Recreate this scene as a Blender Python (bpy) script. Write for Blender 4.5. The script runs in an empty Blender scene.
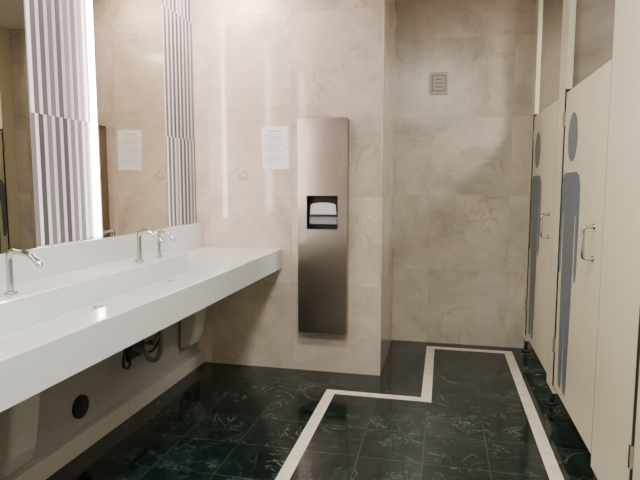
import bpy, bmesh, math, random
from mathutils import Vector
C=bpy.context.scene.collection
# ------------------------------------------------------------------ materials
def newmat(n):
    m=bpy.data.materials.new(n); m.use_nodes=True
    nt=m.node_tree; b=nt.nodes['Principled BSDF']; return m,nt,b
def flat(n,col,rough=.5,metal=0,noise=.04,scale=30,coat=0):
    m,nt,b=newmat(n)
    tc=nt.nodes.new('ShaderNodeTexCoord'); nz=nt.nodes.new('ShaderNodeTexNoise'); nz.inputs['Scale'].default_value=scale
    nt.links.new(tc.outputs['Object'],nz.inputs['Vector'])
    r=nt.nodes.new('ShaderNodeValToRGB')
    r.color_ramp.elements[0].position=.3; r.color_ramp.elements[1].position=.7
    r.color_ramp.elements[0].color=(*[max(0,c*(1-noise)) for c in col],1)
    r.color_ramp.elements[1].color=(*[min(1,c*(1+noise)) for c in col],1)
    nt.links.new(nz.outputs['Fac'],r.inputs['Fac']); nt.links.new(r.outputs['Color'],b.inputs['Base Color'])
    b.inputs['Roughness'].default_value=rough; b.inputs['Metallic'].default_value=metal
    b.inputs['Coat Weight'].default_value=coat
    return m
def emit(n,col,s):
    m,nt,b=newmat(n)
    b.inputs['Base Color'].default_value=(*col,1); b.inputs['Emission Color'].default_value=(*col,1); b.inputs['Emission Strength'].default_value=s
    return m
def mth(nt,op,a,b=None,c=None):
    n=nt.nodes.new('ShaderNodeMath'); n.operation=op
    for i,v in enumerate((a,b,c)):
        if v is None: continue
        if isinstance(v,(int,float)): n.inputs[i].default_value=v
        else: nt.links.new(v,n.inputs[i])
    return n.outputs[0]
def mix(nt,fac,a,b,mode='MIX'):
    n=nt.nodes.new('ShaderNodeMix'); n.data_type='RGBA'; n.blend_type=mode
    for s,v in ((n.inputs[0],fac),(n.inputs[6],a),(n.inputs[7],b)):
        if isinstance(v,(int,float)): s.default_value=v
        elif isinstance(v,tuple): s.default_value=(*v,1)
        else: nt.links.new(v,s)
    return n.outputs[2]
def ramp(nt,fac,stops,interp='LINEAR'):
    r=nt.nodes.new('ShaderNodeValToRGB'); cr=r.color_ramp; cr.interpolation=interp
    while len(cr.elements)<len(stops): cr.elements.new(.5)
    for e,(p,c) in zip(cr.elements,stops):
        e.position=p; e.color=(*c,1) if isinstance(c,tuple) else (c,c,c,1)
    nt.links.new(fac,r.inputs[0]); return r.outputs[0]
def wall_marble(n,axis,base=(.62,.56,.48),off=(0,0),tile=.61,rough=.10,seed=0):
    m,nt,b=newmat(n)
    tc=nt.nodes.new('ShaderNodeTexCoord'); sx=nt.nodes.new('ShaderNodeSeparateXYZ'); nt.links.new(tc.outputs['Object'],sx.inputs[0])
    cb=nt.nodes.new('ShaderNodeCombineXYZ')
    nt.links.new(mth(nt,'ADD',sx.outputs[axis],off[0]+6.1),cb.inputs[0]); nt.links.new(mth(nt,'ADD',sx.outputs[2],off[1]),cb.inputs[1])
    br=nt.nodes.new('ShaderNodeTexBrick'); br.offset=0; br.squash=1
    nt.links.new(cb.outputs[0],br.inputs['Vector'])
    br.inputs['Scale'].default_value=1; br.inputs['Brick Width'].default_value=tile; br.inputs['Row Height'].default_value=.61
    br.inputs['Mortar Size'].default_value=.0016; br.inputs['Mortar Smooth'].default_value=.3
    br.inputs['Color1'].default_value=(0,0,0,1); br.inputs['Color2'].default_value=(1,1,1,1); br.inputs['Mortar'].default_value=(.5,.5,.5,1)
    va=nt.nodes.new('ShaderNodeVectorMath'); va.operation='MULTIPLY_ADD'; va.inputs[1].default_value=(5.3+seed,3.1,7.7)
    nt.links.new(br.outputs['Color'],va.inputs[0]); nt.links.new(tc.outputs['Object'],va.inputs[2])
    nz=nt.nodes.new('ShaderNodeTexNoise'); nz.inputs['Scale'].default_value=2.0; nz.inputs['Detail'].default_value=10; nz.inputs['Roughness'].default_value=.68; nz.inputs['Distortion'].default_value=.7
    nt.links.new(va.outputs[0],nz.inputs['Vector'])
    cloud=ramp(nt,nz.outputs['Fac'],[(.28,tuple(c*.68 for c in base)),(.5,base),(.72,tuple(min(1,c*1.28) for c in base))])
    n2=nt.nodes.new('ShaderNodeTexNoise'); n2.inputs['Scale'].default_value=2.4; n2.inputs['Detail'].default_value=9; n2.inputs['Roughness'].default_value=.6; n2.inputs['Distortion'].default_value=1.0
    nt.links.new(va.outputs[0],n2.inputs['Vector'])
    n3=nt.nodes.new('ShaderNodeTexNoise'); n3.inputs['Scale'].default_value=2.8; nt.links.new(va.outputs[0],n3.inputs['Vector'])
    vein=ramp(nt,mth(nt,'ABSOLUTE',mth(nt,'SUBTRACT',n2.outputs['Fac'],.5)),[(0,1.0),(.006,.5),(.022,0.0)])
    vmask=ramp(nt,n3.outputs['Fac'],[(.45,0.0),(.66,.50)])
    c=mix(nt,mth(nt,'MULTIPLY',vein,vmask),cloud,(.28,.20,.14))
    tone=ramp(nt,br.outputs['Color'],[(0,(.90,.90,.90)),(1,(1.0,.99,.975))])
    c=mix(nt,1.0,c,tone,'MULTIPLY')
    c=mix(nt,mth(nt,'MULTIPLY',br.outputs['Fac'],.36),c,(.28,.24,.20))
    nt.links.new(c,b.inputs['Base Color']); b.inputs['Roughness'].default_value=rough
    return m
M_back=wall_marble('marble_cream_back',0,off=(-.20,0),base=(.62,.54,.455))
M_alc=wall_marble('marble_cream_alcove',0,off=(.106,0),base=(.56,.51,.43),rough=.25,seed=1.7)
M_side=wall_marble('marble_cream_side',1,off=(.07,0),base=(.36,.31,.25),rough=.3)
M_front=wall_marble('marble_cream_front',0,base=(.45,.40,.33))
def floor_mat():
    m,nt,b=newmat('green_marble_tiles')
    tc=nt.nodes.new('ShaderNodeTexCoord')
    br=nt.nodes.new('ShaderNodeTexBrick'); br.offset=0
    mp=nt.nodes.new('ShaderNodeMapping'); mp.inputs['Location'].default_value=(6.17,6.08,0); nt.links.new(tc.outputs['Object'],mp.inputs[0]); nt.links.new(mp.outputs[0],br.inputs['Vector'])
    br.inputs['Scale'].default_value=1; br.inputs['Brick Width'].default_value=.305; br.inputs['Row Height'].default_value=.305
    br.inputs['Mortar Size'].default_value=.0022; br.inputs['Mortar Smooth'].default_value=.2
    br.inputs['Color1'].default_value=(0,0,0,1); br.inputs['Color2'].default_value=(1,1,1,1); br.inputs['Mortar'].default_value=(.5,.5,.5,1)
    va=nt.nodes.new('ShaderNodeVectorMath'); va.operation='MULTIPLY_ADD'; va.inputs[1].default_value=(7.3,4.1,9.7)
    nt.links.new(br.outputs['Color'],va.inputs[0]); nt.links.new(tc.outputs['Object'],va.inputs[2])
    def nz(s,d,r=.5,di=0):
        n=nt.nodes.new('ShaderNodeTexNoise'); n.inputs['Scale'].default_value=s; n.inputs['Detail'].default_value=d; n.inputs['Roughness'].default_value=r; n.inputs['Distortion'].default_value=di
        nt.links.new(va.outputs[0],n.inputs['Vector']); return n.outputs['Fac']
    n1=nz(6,10,.65,.9); n2=nz(7,9,.75,.4); n4=nz(4,3,.5)
    base=ramp(nt,n2,[(.36,(.002,.005,.0045)),(.52,(.005,.013,.011)),(.64,(.014,.032,.028)),(.78,(.06,.10,.09))])
    vein=ramp(nt,mth(nt,'ABSOLUTE',mth(nt,'SUBTRACT',n1,.5)),[(0,1.0),(.003,.6),(.009,0.0)])
    patch=ramp(nt,n4,[(.42,0.0),(.66,1.0)])
    c=mix(nt,mth(nt,'MULTIPLY',vein,mth(nt,'MULTIPLY',patch,.5)),base,(.30,.37,.35))
    c=mix(nt,mth(nt,'MULTIPLY',br.outputs['Fac'],.8),c,(.045,.058,.056))
    nt.links.new(c,b.inputs['Base Color']); b.inputs['Roughness'].default_value=.09; b.inputs['Specular IOR Level'].default_value=.42
    return m
M_floor=floor_mat()
def stripes():
    m,nt,b=newmat('striped_panel')
    tc=nt.nodes.new('ShaderNodeTexCoord'); sx=nt.nodes.new('ShaderNodeSeparateXYZ'); nt.links.new(tc.outputs['Object'],sx.inputs[0])
    row=mth(nt,'FLOOR',mth(nt,'DIVIDE',sx.outputs[2],.805))
    yy=mth(nt,'ADD',mth(nt,'DIVIDE',sx.outputs[1],.052),mth(nt,'MULTIPLY',row,.37))
    cell=mth(nt,'FLOOR',yy); fr=mth(nt,'FRACT',yy)
    cb=nt.nodes.new('ShaderNodeCombineXYZ'); nt.links.new(cell,cb.inputs[0]); nt.links.new(row,cb.inputs[1])
    wn=nt.nodes.new('ShaderNodeTexWhiteNoise'); wn.noise_dimensions='3D'; nt.links.new(cb.outputs[0],wn.inputs['Vector'])
    tone=ramp(nt,wn.outputs['Value'],[(0,(.05,.05,.06)),(.4,(.09,.09,.105)),(.7,(.16,.16,.175)),(.9,(.28,.27,.28))],'CONSTANT')
    bar=ramp(nt,fr,[(0,1.0),(.60,0.0)],'CONSTANT')
    c=mix(nt,bar,(.66,.64,.65),tone)
    nt.links.new(c,b.inputs['Base Color']); b.inputs['Roughness'].default_value=.35
    return m
M_str=stripes()
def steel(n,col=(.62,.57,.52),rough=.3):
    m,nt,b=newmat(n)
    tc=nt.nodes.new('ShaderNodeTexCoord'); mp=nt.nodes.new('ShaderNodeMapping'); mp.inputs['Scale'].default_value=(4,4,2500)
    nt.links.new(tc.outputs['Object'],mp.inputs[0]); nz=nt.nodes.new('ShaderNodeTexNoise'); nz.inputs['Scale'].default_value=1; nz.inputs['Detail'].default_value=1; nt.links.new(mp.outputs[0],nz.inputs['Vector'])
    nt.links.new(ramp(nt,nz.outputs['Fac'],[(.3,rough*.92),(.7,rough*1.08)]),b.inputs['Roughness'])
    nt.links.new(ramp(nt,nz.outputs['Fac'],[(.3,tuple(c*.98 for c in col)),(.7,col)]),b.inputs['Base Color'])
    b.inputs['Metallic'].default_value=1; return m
M_steel=steel('brushed_steel',(.52,.47,.42),.19); M_chrome=flat('chrome',(.5,.5,.5),.12,1,.01)
M_mirror=flat('mirror_glass',(.58,.55,.47),.01,1,.0)
M_black=flat('black_plastic',(.012,.012,.012),.45); M_dark=flat('dark_edge',(.02,.018,.016),.5)
M_white=flat('white_solid_surface',(.70,.73,.74),.14,0,.01,coat=.3)
M_paint=flat('painted_wall',(.28,.275,.265),.6); M_base=flat('baseboard_paint',(.48,.46,.42),.4); M_ceil=flat('ceiling_paint',(.7,.68,.65),.8)
M_cream=flat('cream_laminate',(.72,.70,.51),.28,0,.02,3)
M_grey=flat('grey_vinyl',(.12,.155,.185),.4); M_strip=flat('cream_marble_inlay',(.75,.71,.61),.2,0,.1,12)
M_paper=flat('paper',(.88,.90,.92),.8,0,.02); M_ink=flat('ink',(.5,.5,.52),.8)
M_led=emit('led_diffuser',(1,.80,.76),34); M_lamp=emit('lamp_diffuser',(1,.96,.9),6)
M_plate=flat('vent_plate',(.50,.45,.38),.45); M_towel=flat('paper_towel',(.75,.76,.8),.9)
M_pipe=flat('grey_pipe',(.16,.155,.15),.4,.3)
# ------------------------------------------------------------------ mesh helpers
def obj(n,bm,mat,parent=None,smooth=False):
    me=bpy.data.meshes.new(n); bmesh.ops.recalc_face_normals(bm,faces=bm.faces); bm.to_mesh(me); bm.free()
    o=bpy.data.objects.new(n,me); C.objects.link(o)
    for mm in (mat if isinstance(mat,(list,tuple)) else [mat]): me.materials.append(mm)
    if parent: o.parent=parent
    return o
def addbox(bm,x0,x1,y0,y1,z0,z1,bev=0):
    r=bmesh.ops.create_cube(bm,size=1); vs=r['verts']
    for v in vs: v.co=Vector(((x0+x1)/2+v.co.x*(x1-x0),(y0+y1)/2+v.co.y*(y1-y0),(z0+z1)/2+v.co.z*(z1-z0)))
    if bev:
        es=list(set(e for v in vs for e in v.link_edges))
        bmesh.ops.bevel(bm,geom=es,offset=bev,segments=2,profile=.5,affect='EDGES')
def box(n,x0,x1,y0,y1,z0,z1,mat,parent=None,bev=0):
    bm=bmesh.new(); addbox(bm,x0,x1,y0,y1,z0,z1,bev); return obj(n,bm,mat,parent)
def prism(n,pts,axis,a0,a1,mat,parent=None):
    bm=bmesh.new()
    def P(p,a):
        return {0:(a,p[0],p[1]),1:(p[0],a,p[1]),2:(p[0],p[1],a)}[axis]
    A=[bm.verts.new(P(p,a0)) for p in pts]; B=[bm.verts.new(P(p,a1)) for p in pts]
    bm.faces.new(A); bm.faces.new(B[::-1]); n_=len(pts)
    for i in range(n_): bm.faces.new((A[i],B[i],B[(i+1)%n_],A[(i+1)%n_]))
    return obj(n,bm,mat,parent)
def tube(n,pts,r,mat,parent=None,res=10):
    cu=bpy.data.curves.new(n,'CURVE'); cu.dimensions='3D'; cu.bevel_depth=r; cu.bevel_resolution=4; cu.use_fill_caps=True
    sp=cu.splines.new('NURBS'); sp.points.add(len(pts)-1)
    for p,q in zip(sp.points,pts): p.co=(*q,1)
    sp.use_endpoint_u=True; sp.order_u=3; sp.resolution_u=res
    o=bpy.data.objects.new(n,cu); C.objects.link(o)
    dg=bpy.context.evaluated_depsgraph_get(); me=bpy.data.meshes.new_from_object(o.evaluated_get(dg))
    bpy.data.objects.remove(o); o=bpy.data.objects.new(n,me); C.objects.link(o); me.materials.clear(); me.materials.append(mat)
    for p in me.polygons: p.use_smooth=True
    if parent: o.parent=parent
    return o
def cyl(n,c,r,h,mat,parent=None,axis='Z',seg=32):
    bm=bmesh.new(); bmesh.ops.create_cone(bm,cap_ends=True,segments=seg,radius1=r,radius2=r,depth=h)
    for v in bm.verts:
        x,y,z=v.co
        if axis=='X': v.co=Vector((z,y,-x))
        elif axis=='Y': v.co=Vector((x,z,-y))
        v.co+=Vector(c)
    o=obj(n,bm,mat,parent)
    for p in o.data.polygons: p.use_smooth=len(p.vertices)==4
    return o
def empty(n,loc=(0,0,0)):
    e=bpy.data.objects.new(n,None); C.objects.link(e); e.empty_display_size=.1; return e
# ------------------------------------------------------------------ room
XW,XM,YB,YA,XR,XC,YF,ZC,XS=-1.74,-1.69,3.588,4.467,.64,-.397,-1.8,2.75,2.05
box('floor',XW-.1,XS+.1,YF-.1,YA+.1,-.1,0,M_floor)
box('ceiling',XW-.1,XS+.1,YF-.1,YA+.1,ZC,ZC+.1,M_ceil)
box('wall_left',XW-.1,XW,YF-.1,YB,0,ZC,M_paint)
box('wall_back',XW-.1,XC,YB,YA+.1,0,ZC,M_back)
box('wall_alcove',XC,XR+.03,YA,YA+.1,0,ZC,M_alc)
box('wall_stall_end',XR+.03,XS+.1,YA,YA+.1,0,ZC,wall_marble('marble_stall_dimmed',0,off=(.106,0),base=(.20,.17,.135),rough=.3))  # alcove marble with its colour darkened to offset the stall lamp's light
box('wall_right',XS,XS+.1,YF-.1,YA,0,ZC,M_side)
box('wall_front',XW,XS,YF-.1,YF,0,ZC,M_front)
box('baseboard_left',XW,XM,YF,YB,0,.095,M_base,bev=.004)
bm=bmesh.new(); h=.0015; w=.062
addbox(bm,-.70,-.70+w,YF,3.20,-.01,h); addbox(bm,-.70,-.045,3.20,3.262,-.01,h)
addbox(bm,-.107,-.045,3.262,4.292,-.01,h); addbox(bm,-.107,.548,4.292,4.354,-.01,h); addbox(bm,.486,.548,YF,4.292,-.01,h)
obj('trim_floor_inlay',bm,M_strip)
# ------------------------------------------------------------------ vanity counter
XV=XW+.001; YV=YB-.001
van=empty('sink_counter')
prof=[(XV,.722),(-1.092,.722),(-1.092,.852),(-1.096,.856),(-1.20,.856),(-1.212,.85),(-1.24,.812),(-1.455,.778),(-1.468,.784),(-1.47,.895),(-1.476,.90),(XV,.90)]
Y0,Y1=.35,2.91
prism('trough_basin',prof,1,Y0,Y1,M_white,van)
box('counter_end_far',XV,-1.092,Y1,YV,.722,.856,M_white,van)
box('counter_end_near',XV,-1.092,-.3,Y0,.722,.856,M_white,van)
box('backsplash',XV,XM,-.3,YV,.856,1.03,M_white,van,bev=.003)
for i,y in enumerate((.9,1.98,2.62)): cyl('drain_%d'%(i+1),(-1.42,y,.786),.02,.006,M_chrome,van)
def faucet(n,x,y,z,h,reach,r=.011):
    e=empty(n); z+=.001
    cyl('base_ring',(x,y,z+.004),r*1.9,.008,M_chrome,e)
    tube('spout',[(x,y,z),(x,y,z+h*.6),(x,y,z+h*.93),(x+reach*.15,y,z+h*1.04),(x+reach*.55,y,z+h*1.0),(x+reach*.85,y,z+h*.88),(x+reach,y,z+h*.72)],r,M_chrome,e)
    cyl('aerator',(x+reach+.002,y,z+h*.70),r*.8,.012,M_chrome,e)
for y in (.75,1.66,2.53): faucet('sink_faucet',-1.55,y,.90,.155,.13,.012)
faucet('soap_dispenser_spout',-1.55,2.73,.90,.135,.09,.009)
M_brk=flat('bracket_paint',(.46,.45,.43),.45)
for y,zb in ((.3,.12),(1.76,.12),(3.36,.18)):
    def zz_(z): return .721-(.721-z)*(.721-zb)/(.721-.18)
    pts=[(XV,.721),(-1.56,.721),(-1.57,zz_(.60)),(-1.585,zz_(.48)),(-1.60,zz_(.38)),(-1.62,zz_(.28)),(-1.65,zz_(.21)),(XV,zb)]
    o=prism('counter_support_bracket',pts,1,y-.075,y+.075,M_brk)
    md=o.modifiers.new('b','BEVEL'); md.width=.025; md.segments=4; md.limit_method='ANGLE'
gr=empty('drain_grille')
cyl('plate',(XW+.006,2.255,.205),.058,.01,M_black,gr,'X'); cyl('ring',(XW+.012,2.255,.205),.036,.006,M_dark,gr,'X')
cyl('knob',(XW+.017,2.255,.205),.012,.01,M_dark,gr,'X')
pl=empty('sink_plumbing'); XP=XW+.001
box('hole_shade_plate',XP,XP+.012,2.66,2.84,.30,.39,M_black,pl)  # flat black plate stands in for the shaded inside of a hole
tube('waste_pipe',[(-1.56,2.74,.720),(-1.56,2.74,.5),(-1.56,2.74,.37),(-1.58,2.73,.30),(-1.63,2.72,.30),(-1.65,2.72,.35),(-1.70,2.72,.355),(XP,2.72,.355)],.014,M_pipe,pl)
tube('supply_hose',[(-1.60,2.82,.720),(-1.65,2.86,.55),(-1.68,2.96,.38),(-1.68,2.86,.30),(-1.71,2.78,.32),(XP,2.76,.33)],.007,M_dark,pl)
tube('supply_hose_cold',[(-1.62,2.68,.720),(-1.67,2.64,.55),(-1.68,2.52,.33),(-1.68,2.60,.28),(-1.71,2.66,.32),(XP,2.68,.33)],.007,M_dark,pl)
tube('sensor_cable',[(-1.60,2.9,.720),(-1.70,2.98,.52),(-1.72,3.02,.42),(-1.72,2.94,.33),(-1.72,2.84,.36),(XP,2.80,.37)],.004,M_black,pl)
cyl('shutoff_valve',(XP+.035,2.90,.345),.016,.04,M_pipe,pl,'X')
# ------------------------------------------------------------------ mirrors and striped panels
ZT=2.62
def mirror(y0,y1):
    e=empty('backlit_wall_mirror')
    box('mirror_body',XV,XM-.005,y0+.012,y1-.012,1.032,ZT,M_dark,e)
    box('mirror_glass',XM-.005,XM,y0,y1,1.032,ZT,M_mirror,e)
    for i,(a,b) in enumerate(((y0,y0+.012),(y1-.012,y1))): box('led_strip_%d'%(i+1),XV,XM-.005,a,b,1.036,ZT,M_led,e)
mirror(1.15,1.965); mirror(2.425,3.10); mirror(-.4,.65)
for a,b in ((1.967,2.423),(3.102,3.585),(.66,1.14)): box('striped_wall_panel',XV,XW+.010,a,b,1.032,ZT,M_str)
# ------------------------------------------------------------------ towel dispenser
YD=YB-.001
d=empty('paper_towel_dispenser'); x0,x1,z0,z1,yf=-.95,-.615,.30,1.735,YB-.10
ox0,ox1,oz0,oz1=-.888,-.678,1.004,1.228
bm=bmesh.new()
addbox(bm,x0,x1,yf,yf+.012,oz1,z1,.0015); addbox(bm,x0,x1,yf,yf+.012,z0,oz0,.0015)
addbox(bm,x0,ox0,yf,yf+.012,oz0-.002,oz1+.002); addbox(bm,ox1,x1,yf,yf+.012,oz0-.002,oz1+.002)
obj('front_panel',bm,M_steel,d)
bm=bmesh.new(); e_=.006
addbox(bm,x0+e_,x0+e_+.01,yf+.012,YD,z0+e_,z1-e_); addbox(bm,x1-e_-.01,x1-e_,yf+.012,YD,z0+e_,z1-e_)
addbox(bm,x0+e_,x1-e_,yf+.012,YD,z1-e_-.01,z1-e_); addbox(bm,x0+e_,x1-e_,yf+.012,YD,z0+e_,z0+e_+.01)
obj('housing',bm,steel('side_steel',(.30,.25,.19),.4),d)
bm=bmesh.new(); addbox(bm,ox0-.003,ox1+.003,yf+.085,yf+.09,oz0-.003,oz1+.003); addbox(bm,ox0-.004,ox0-.001,yf+.012,yf+.09,oz0,oz1); addbox(bm,ox1+.001,ox1+.004,yf+.012,yf+.09,oz0,oz1)
addbox(bm,ox0,ox1,yf+.012,yf+.09,oz0-.004,oz0-.001)
obj('opening_liner',bm,M_black,d)
tp=[]
for i in range(13):
    a=math.pi*i/12; tp.append(((ox0+ox1)/2-math.cos(a)*.085,1.165+math.sin(a)*.018))
prism('towel_sheet',[(ox0+.015,1.105)]+tp+[(ox1-.015,1.105)],1,yf+.03,yf+.034,M_towel,d)
box('towel_slot_ledge',ox0,ox1,yf+.02,yf+.085,1.092,1.102,M_dark,d)
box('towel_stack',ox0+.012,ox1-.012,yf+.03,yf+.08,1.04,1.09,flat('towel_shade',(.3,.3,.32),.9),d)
box('lower_lip',ox0-.006,ox1+.006,yf-.006,yf,oz0-.012,oz0+.002,M_steel,d)
# ------------------------------------------------------------------ notice
n=empty('paper_notice')
box('sheet',-.096,.096,-.001,0,-.145,.145,M_paper,n)
bm=bmesh.new(); random.seed(3)
for i in range(14):
    zz=.09-i*.014
    if i in (4,9): continue
    addbox(bm,-.075,-.075+.15*random.uniform(.6,1),-.0016,-.001,zz,zz+.003)
addbox(bm,-.05,.05,-.0016,-.001,.11,.118); obj('text_lines',bm,M_ink,n)
n.location=(-1.133,YB-.002,1.552); n.rotation_euler=(0,math.radians(-1.5),0)
# ------------------------------------------------------------------ vent plate in the alcove
v=empty('vent_plate'); YP=YA-.001
box('plate',-.128,.015,YA-.012,YP,2.013,2.181,M_plate,v,bev=.003)
box('inner_frame',-.108,-.005,YA-.015,YA-.012,2.035,2.16,flat('vent_inner',(.25,.22,.18),.5),v)
box('inner_cover',-.100,-.013,YA-.017,YA-.015,2.043,2.152,M_plate,v)
bm=bmesh.new()
for i in range(3): addbox(bm,-.085,-.028,YA-.0185,YA-.017,2.065+i*.03,2.070+i*.03)
obj('slots',bm,M_dark,v)
# ------------------------------------------------------------------ toilet stalls
st=empty('toilet_stall_partition'); T=.03
for i,(a,b) in enumerate(((4.32,YP),(3.24,3.44),(1.93,2.41),(.9,1.08),(-.2,.0),(YF+.001,-1.1))):
    box('pilaster_%d'%(i+1),XR,XR+T,a,b,.10,ZC-.001,M_cream,st,bev=.002)
    for j,yy in enumerate((a+.05,b-.05) if b-a>.3 else ((a+b)/2,)):
        cyl('foot_%d_%d'%(i+1,j+1),(XR+.015,yy,.053),.014,.104,M_dark,st); cyl('foot_flange_%d_%d'%(i+1,j+1),(XR+.015,yy,.007),.03,.012,M_dark,st)
for i,y in enumerate((3.33,2.15,1.0)): box('divider_%d'%(i+1),XR+T,XS-.001,y,y+.03,.10,ZC-.001,M_side,st)
def figure(e,yc,y_lo,y_hi):
    x0=XR-.0025; x1=XR-.0005
    def clip(p): return (min(max(p[0],y_lo),y_hi),p[1])
    hd=[clip((yc+.115*math.cos(a)*.9,1.545+.125*math.sin(a))) for a in [2*math.pi*i/40 for i in range(40)]]
    prism('sign_head',hd,0,x0,x1,M_grey,e)
    bd=[(-.12,1.365),(.12,1.365),(.17,1.35),(.205,1.30),(.21,1.22),(.20,.86),(.185,.82),(.165,.82),(.155,.86),(.15,1.15),(.125,1.15),(.12,.75),(.095,.26),(.08,.20),(.03,.20),(.015,.26),(0,.72),
        (-.015,.26),(-.03,.20),(-.08,.20),(-.095,.26),(-.12,.75),(-.125,1.15),(-.15,1.15),(-.155,.86),(-.165,.82),(-.185,.82),(-.20,.86),(-.21,1.22),(-.205,1.30),(-.17,1.35)]
    prism('sign_body',[clip((yc+a,b)) for a,b in bd],0,x0,x1,M_grey,e)
def door(y0,y1,fig):
    e=empty('toilet_stall_door')
    box('door_leaf',XR,XR+T,y0+.008,y1-.012,.15,1.80,M_cream,e,bev=.002)
    box('gap_shade_hinge',XR-.006,XR+T,y1-.012,y1-.001,.15,1.82,M_dark,e); box('gap_shade_latch',XR+.001,XR+T,y0+.001,y0+.008,.15,1.80,M_dark,e)  # dark strips painted as the shade in the gaps beside the door
    for i,zz in enumerate((.35,1.62)): box('hinge_%d'%(i+1),XR-.012,XR-.001,y1-.014,y1+.002,zz,zz+.08,M_steel,e)
    yh=y0+.125
    tube('pull_handle',[(XR,yh,.98),(XR-.035,yh,.98),(XR-.045,yh,.99),(XR-.045,yh,1.05),(XR-.045,yh,1.11),(XR-.035,yh,1.12),(XR,yh,1.12)],.008,M_chrome,e)
    cyl('handle_rose_1',(XR-.003,yh,.98),.014,.006,M_chrome,e,'X'); cyl('handle_rose_2',(XR-.003,yh,1.12),.014,.006,M_chrome,e,'X')
    if fig: figure(e,fig,y0+.01,y1-.014)
door(2.41,3.24,3.03); door(3.44,4.32,4.10); door(1.08,1.93,1.65); door(0,.9,None); door(-1.1,-.2,None)
# ------------------------------------------------------------------ lights
def light(n,loc,sx,sy,p,col=(1,.95,.88)):
    e=empty(n); x,y,z=loc; z-=.001
    bm=bmesh.new(); addbox(bm,x-sx/2-.02,x+sx/2+.02,y-sy/2-.02,y+sy/2+.02,z-.03,z); obj('frame',bm,M_ceil,e)
    box('diffuser',x-sx/2,x+sx/2,y-sy/2,y+sy/2,z-.034,z-.03,M_lamp,e)
    L=bpy.data.lights.new('tube_light','AREA'); L.shape='RECTANGLE'; L.size=sx; L.size_y=sy; L.energy=p; L.color=col
    o=bpy.data.objects.new('tube_light',L); C.objects.link(o); o.location=(x,y,z-.04); o.parent=e
light('ceiling_lamp',(-.22,.2,ZC),.7,.4,62); light('ceiling_lamp',(-1.35,3.3,ZC),.3,.2,22,(1,.80,.74)); light('ceiling_lamp',(-.25,1.5,ZC),.3,.3,38)  # the small pink one is an added fill, tinting the back wall's left end
light('ceiling_lamp',(1.6,3.65,ZC),.26,.26,52); light('ceiling_lamp',(1.35,2.75,ZC),.3,.3,8); light('ceiling_lamp',(1.35,1.5,ZC),.3,.3,6)
w=bpy.data.worlds.new('world'); bpy.context.scene.world=w; w.use_nodes=True; w.node_tree.nodes['Background'].inputs[0].default_value=(.05,.05,.05,1)
# ------------------------------------------------------------------ camera
cd=bpy.data.cameras.new('camera'); cd.lens=540/640*36; cd.sensor_width=36; cd.clip_start=.02
cam=bpy.data.objects.new('camera',cd); C.objects.link(cam); cam.location=(0,0,1.3)
cam.rotation_euler=(math.radians(90-5.82),0,math.radians(12.87)); bpy.context.scene.camera=cam
